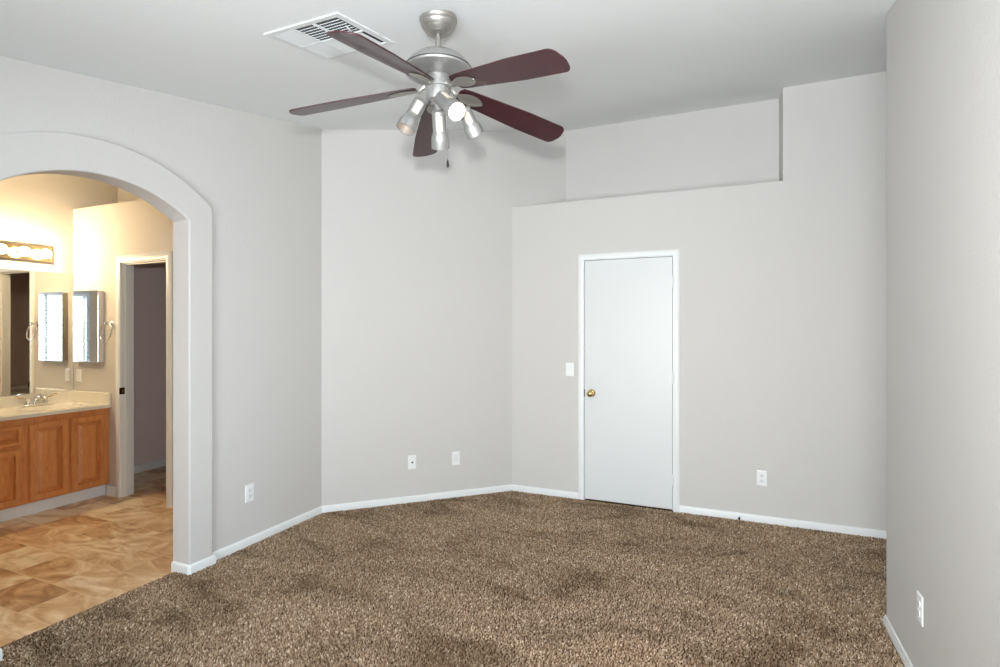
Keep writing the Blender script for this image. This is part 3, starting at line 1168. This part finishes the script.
# wall mirror
mr = thing('wall_mirror', 'wide frameless wall mirror above the vanity, under the light bar', 'mirror', (XV, 1.93, .90))
obj('glass', boxm(XV + .001, XV + .006, Y0, YB - .004, .895, 1.955), MIRROR, mr)
bm = B()
box(bm, XV + .001, XV + .008, Y0, YB - .004, 1.955, 1.959)
box(bm, XV + .001, XV + .008, YB - .004, YB - .001, .895, 1.959)
obj('edge_strip', bm, MEDGE, mr)

# vanity light bar with six globes
lb = thing('vanity_light_bar', 'champagne metal light bar with round globe bulbs above the mirror', 'light fixture', (XV, 2.39, 2.105))
ly0, ly1 = 1.885, 2.800
bk = obj('back_plate', boxm(XV, XV + .022, ly0, ly1, 2.044, 2.168), BARM, lb, bevel=.004)
bm = B()
for z0_, z1_ in ((2.040, 2.050), (2.162, 2.172)):
    box(bm, XV, XV + .030, ly0 - .003, ly1 + .003, z0_, z1_)
box(bm, XV, XV + .030, ly1 - .003, ly1 + .004, 2.05, 2.162)
obj('rim', bm, BARM, bk)
for i in range(6):
    y = 2.722 - .155 * i
    sk = obj('socket', lathe(B(), [(0, 0), (.024, 0), (.022, .020), (.016, .024), (0, .024)], (XV + .02, y, 2.105), (1, 0, 0), 20), BARM, lb, smooth=40)
    rb = .039
    pf = [(.014, .0)] + [(rb * math.sin(t), .052 - rb * math.cos(t)) for t in [R(22) + (PI - R(22)) * j / 14 for j in range(14)]] + [(0, .052 + rb)]
    obj('globe_bulb', lathe(B(), pf, (XV + .040, y, 2.105), (1, 0, 0), 24), BULB_W, sk, smooth=80)

# medicine cabinet on the side wall
mc = thing('medicine_cabinet', 'slim mirrored medicine cabinet on the wall beside the vanity mirror', 'cabinet', (-5.31, YB, 1.155))
mx0, mx1, mz0, mz1 = -5.475, -5.108, 1.158, 1.795
obj('body', boxm(mx0 + .004, mx1 - .004, YB - .040, YB, mz0 + .004, mz1 - .004), mat('white_enamel_cabinet', lin(225, 220, 212), .35), mc, bevel=.002)
dr = obj('door', boxm(mx0, mx1, YB - .048, YB - .040, mz0, mz1), CHROME, mc, bevel=.002)
obj('mirror', boxm(mx0 + .005, mx1 - .005, YB - .0495, YB - .047, mz0 + .005, mz1 - .005), MIRROR, dr)

# towel ring
tr = thing('towel_ring', 'chrome towel ring on the cream wall between cabinet and door casing', 'towel ring', (-4.995, YB, 1.50))
obj('mount', lathe(B(), [(0, 0), (.024, 0), (.022, .008), (.010, .014), (.009, .045), (.013, .050), (.010, .058), (0, .060)], (-4.995, YB, 1.502), (0, -1, 0), 20), CHROME, tr, smooth=45)
cen = Vector((-4.995, YB - .052, 1.425))
obj('ring', tube(B(), [cen + Vector((.076 * math.sin(2 * PI * i / 40), .012 * math.cos(2 * PI * i / 40), .078 * math.cos(2 * PI * i / 40))) for i in range(40)], .0045, 10, closed=True), CHROME, tr, smooth=60)

# toilet in the unlit room, seen only in the mirror
tl = thing('toilet', 'white toilet in the dark side room, glimpsed in the vanity mirror', 'toilet', (-3.4, 3.66, 0))
obj('tank', boxm(-3.32, -3.12, 3.43, 3.89, .38, .73), PORC, tl, bevel=.03, seg=4, smooth=40)
obj('tank_lid', extr(B(), [(3.41, .728)] + [(3.41 + .5 * i / 12, .755 + .022 * math.sin(PI * i / 12)) for i in range(13)] + [(3.91, .728)], -3.345, -3.112, 'X'), PORC, tl, bevel=.006, smooth=40)
bm = lathe(B(), [(0, .0), (.115, .0), (.12, .02), (.095, .10), (.10, .20), (.155, .33), (.18, .385), (.182, .40), (0, .40)], (-3.60, 3.66, -.004), n=36, sx=1.3, sy=1.0)
obj('bowl', bm, PORC, tl, smooth=50)
bm = lathe(B(), [(0, .40), (.188, .40), (.192, .41), (.188, .425), (.06, .432), (0, .432)], (-3.60, 3.66, -.004), n=36, sx=1.3, sy=1.0)
obj('seat_lid', bm, PORC, tl, smooth=50)
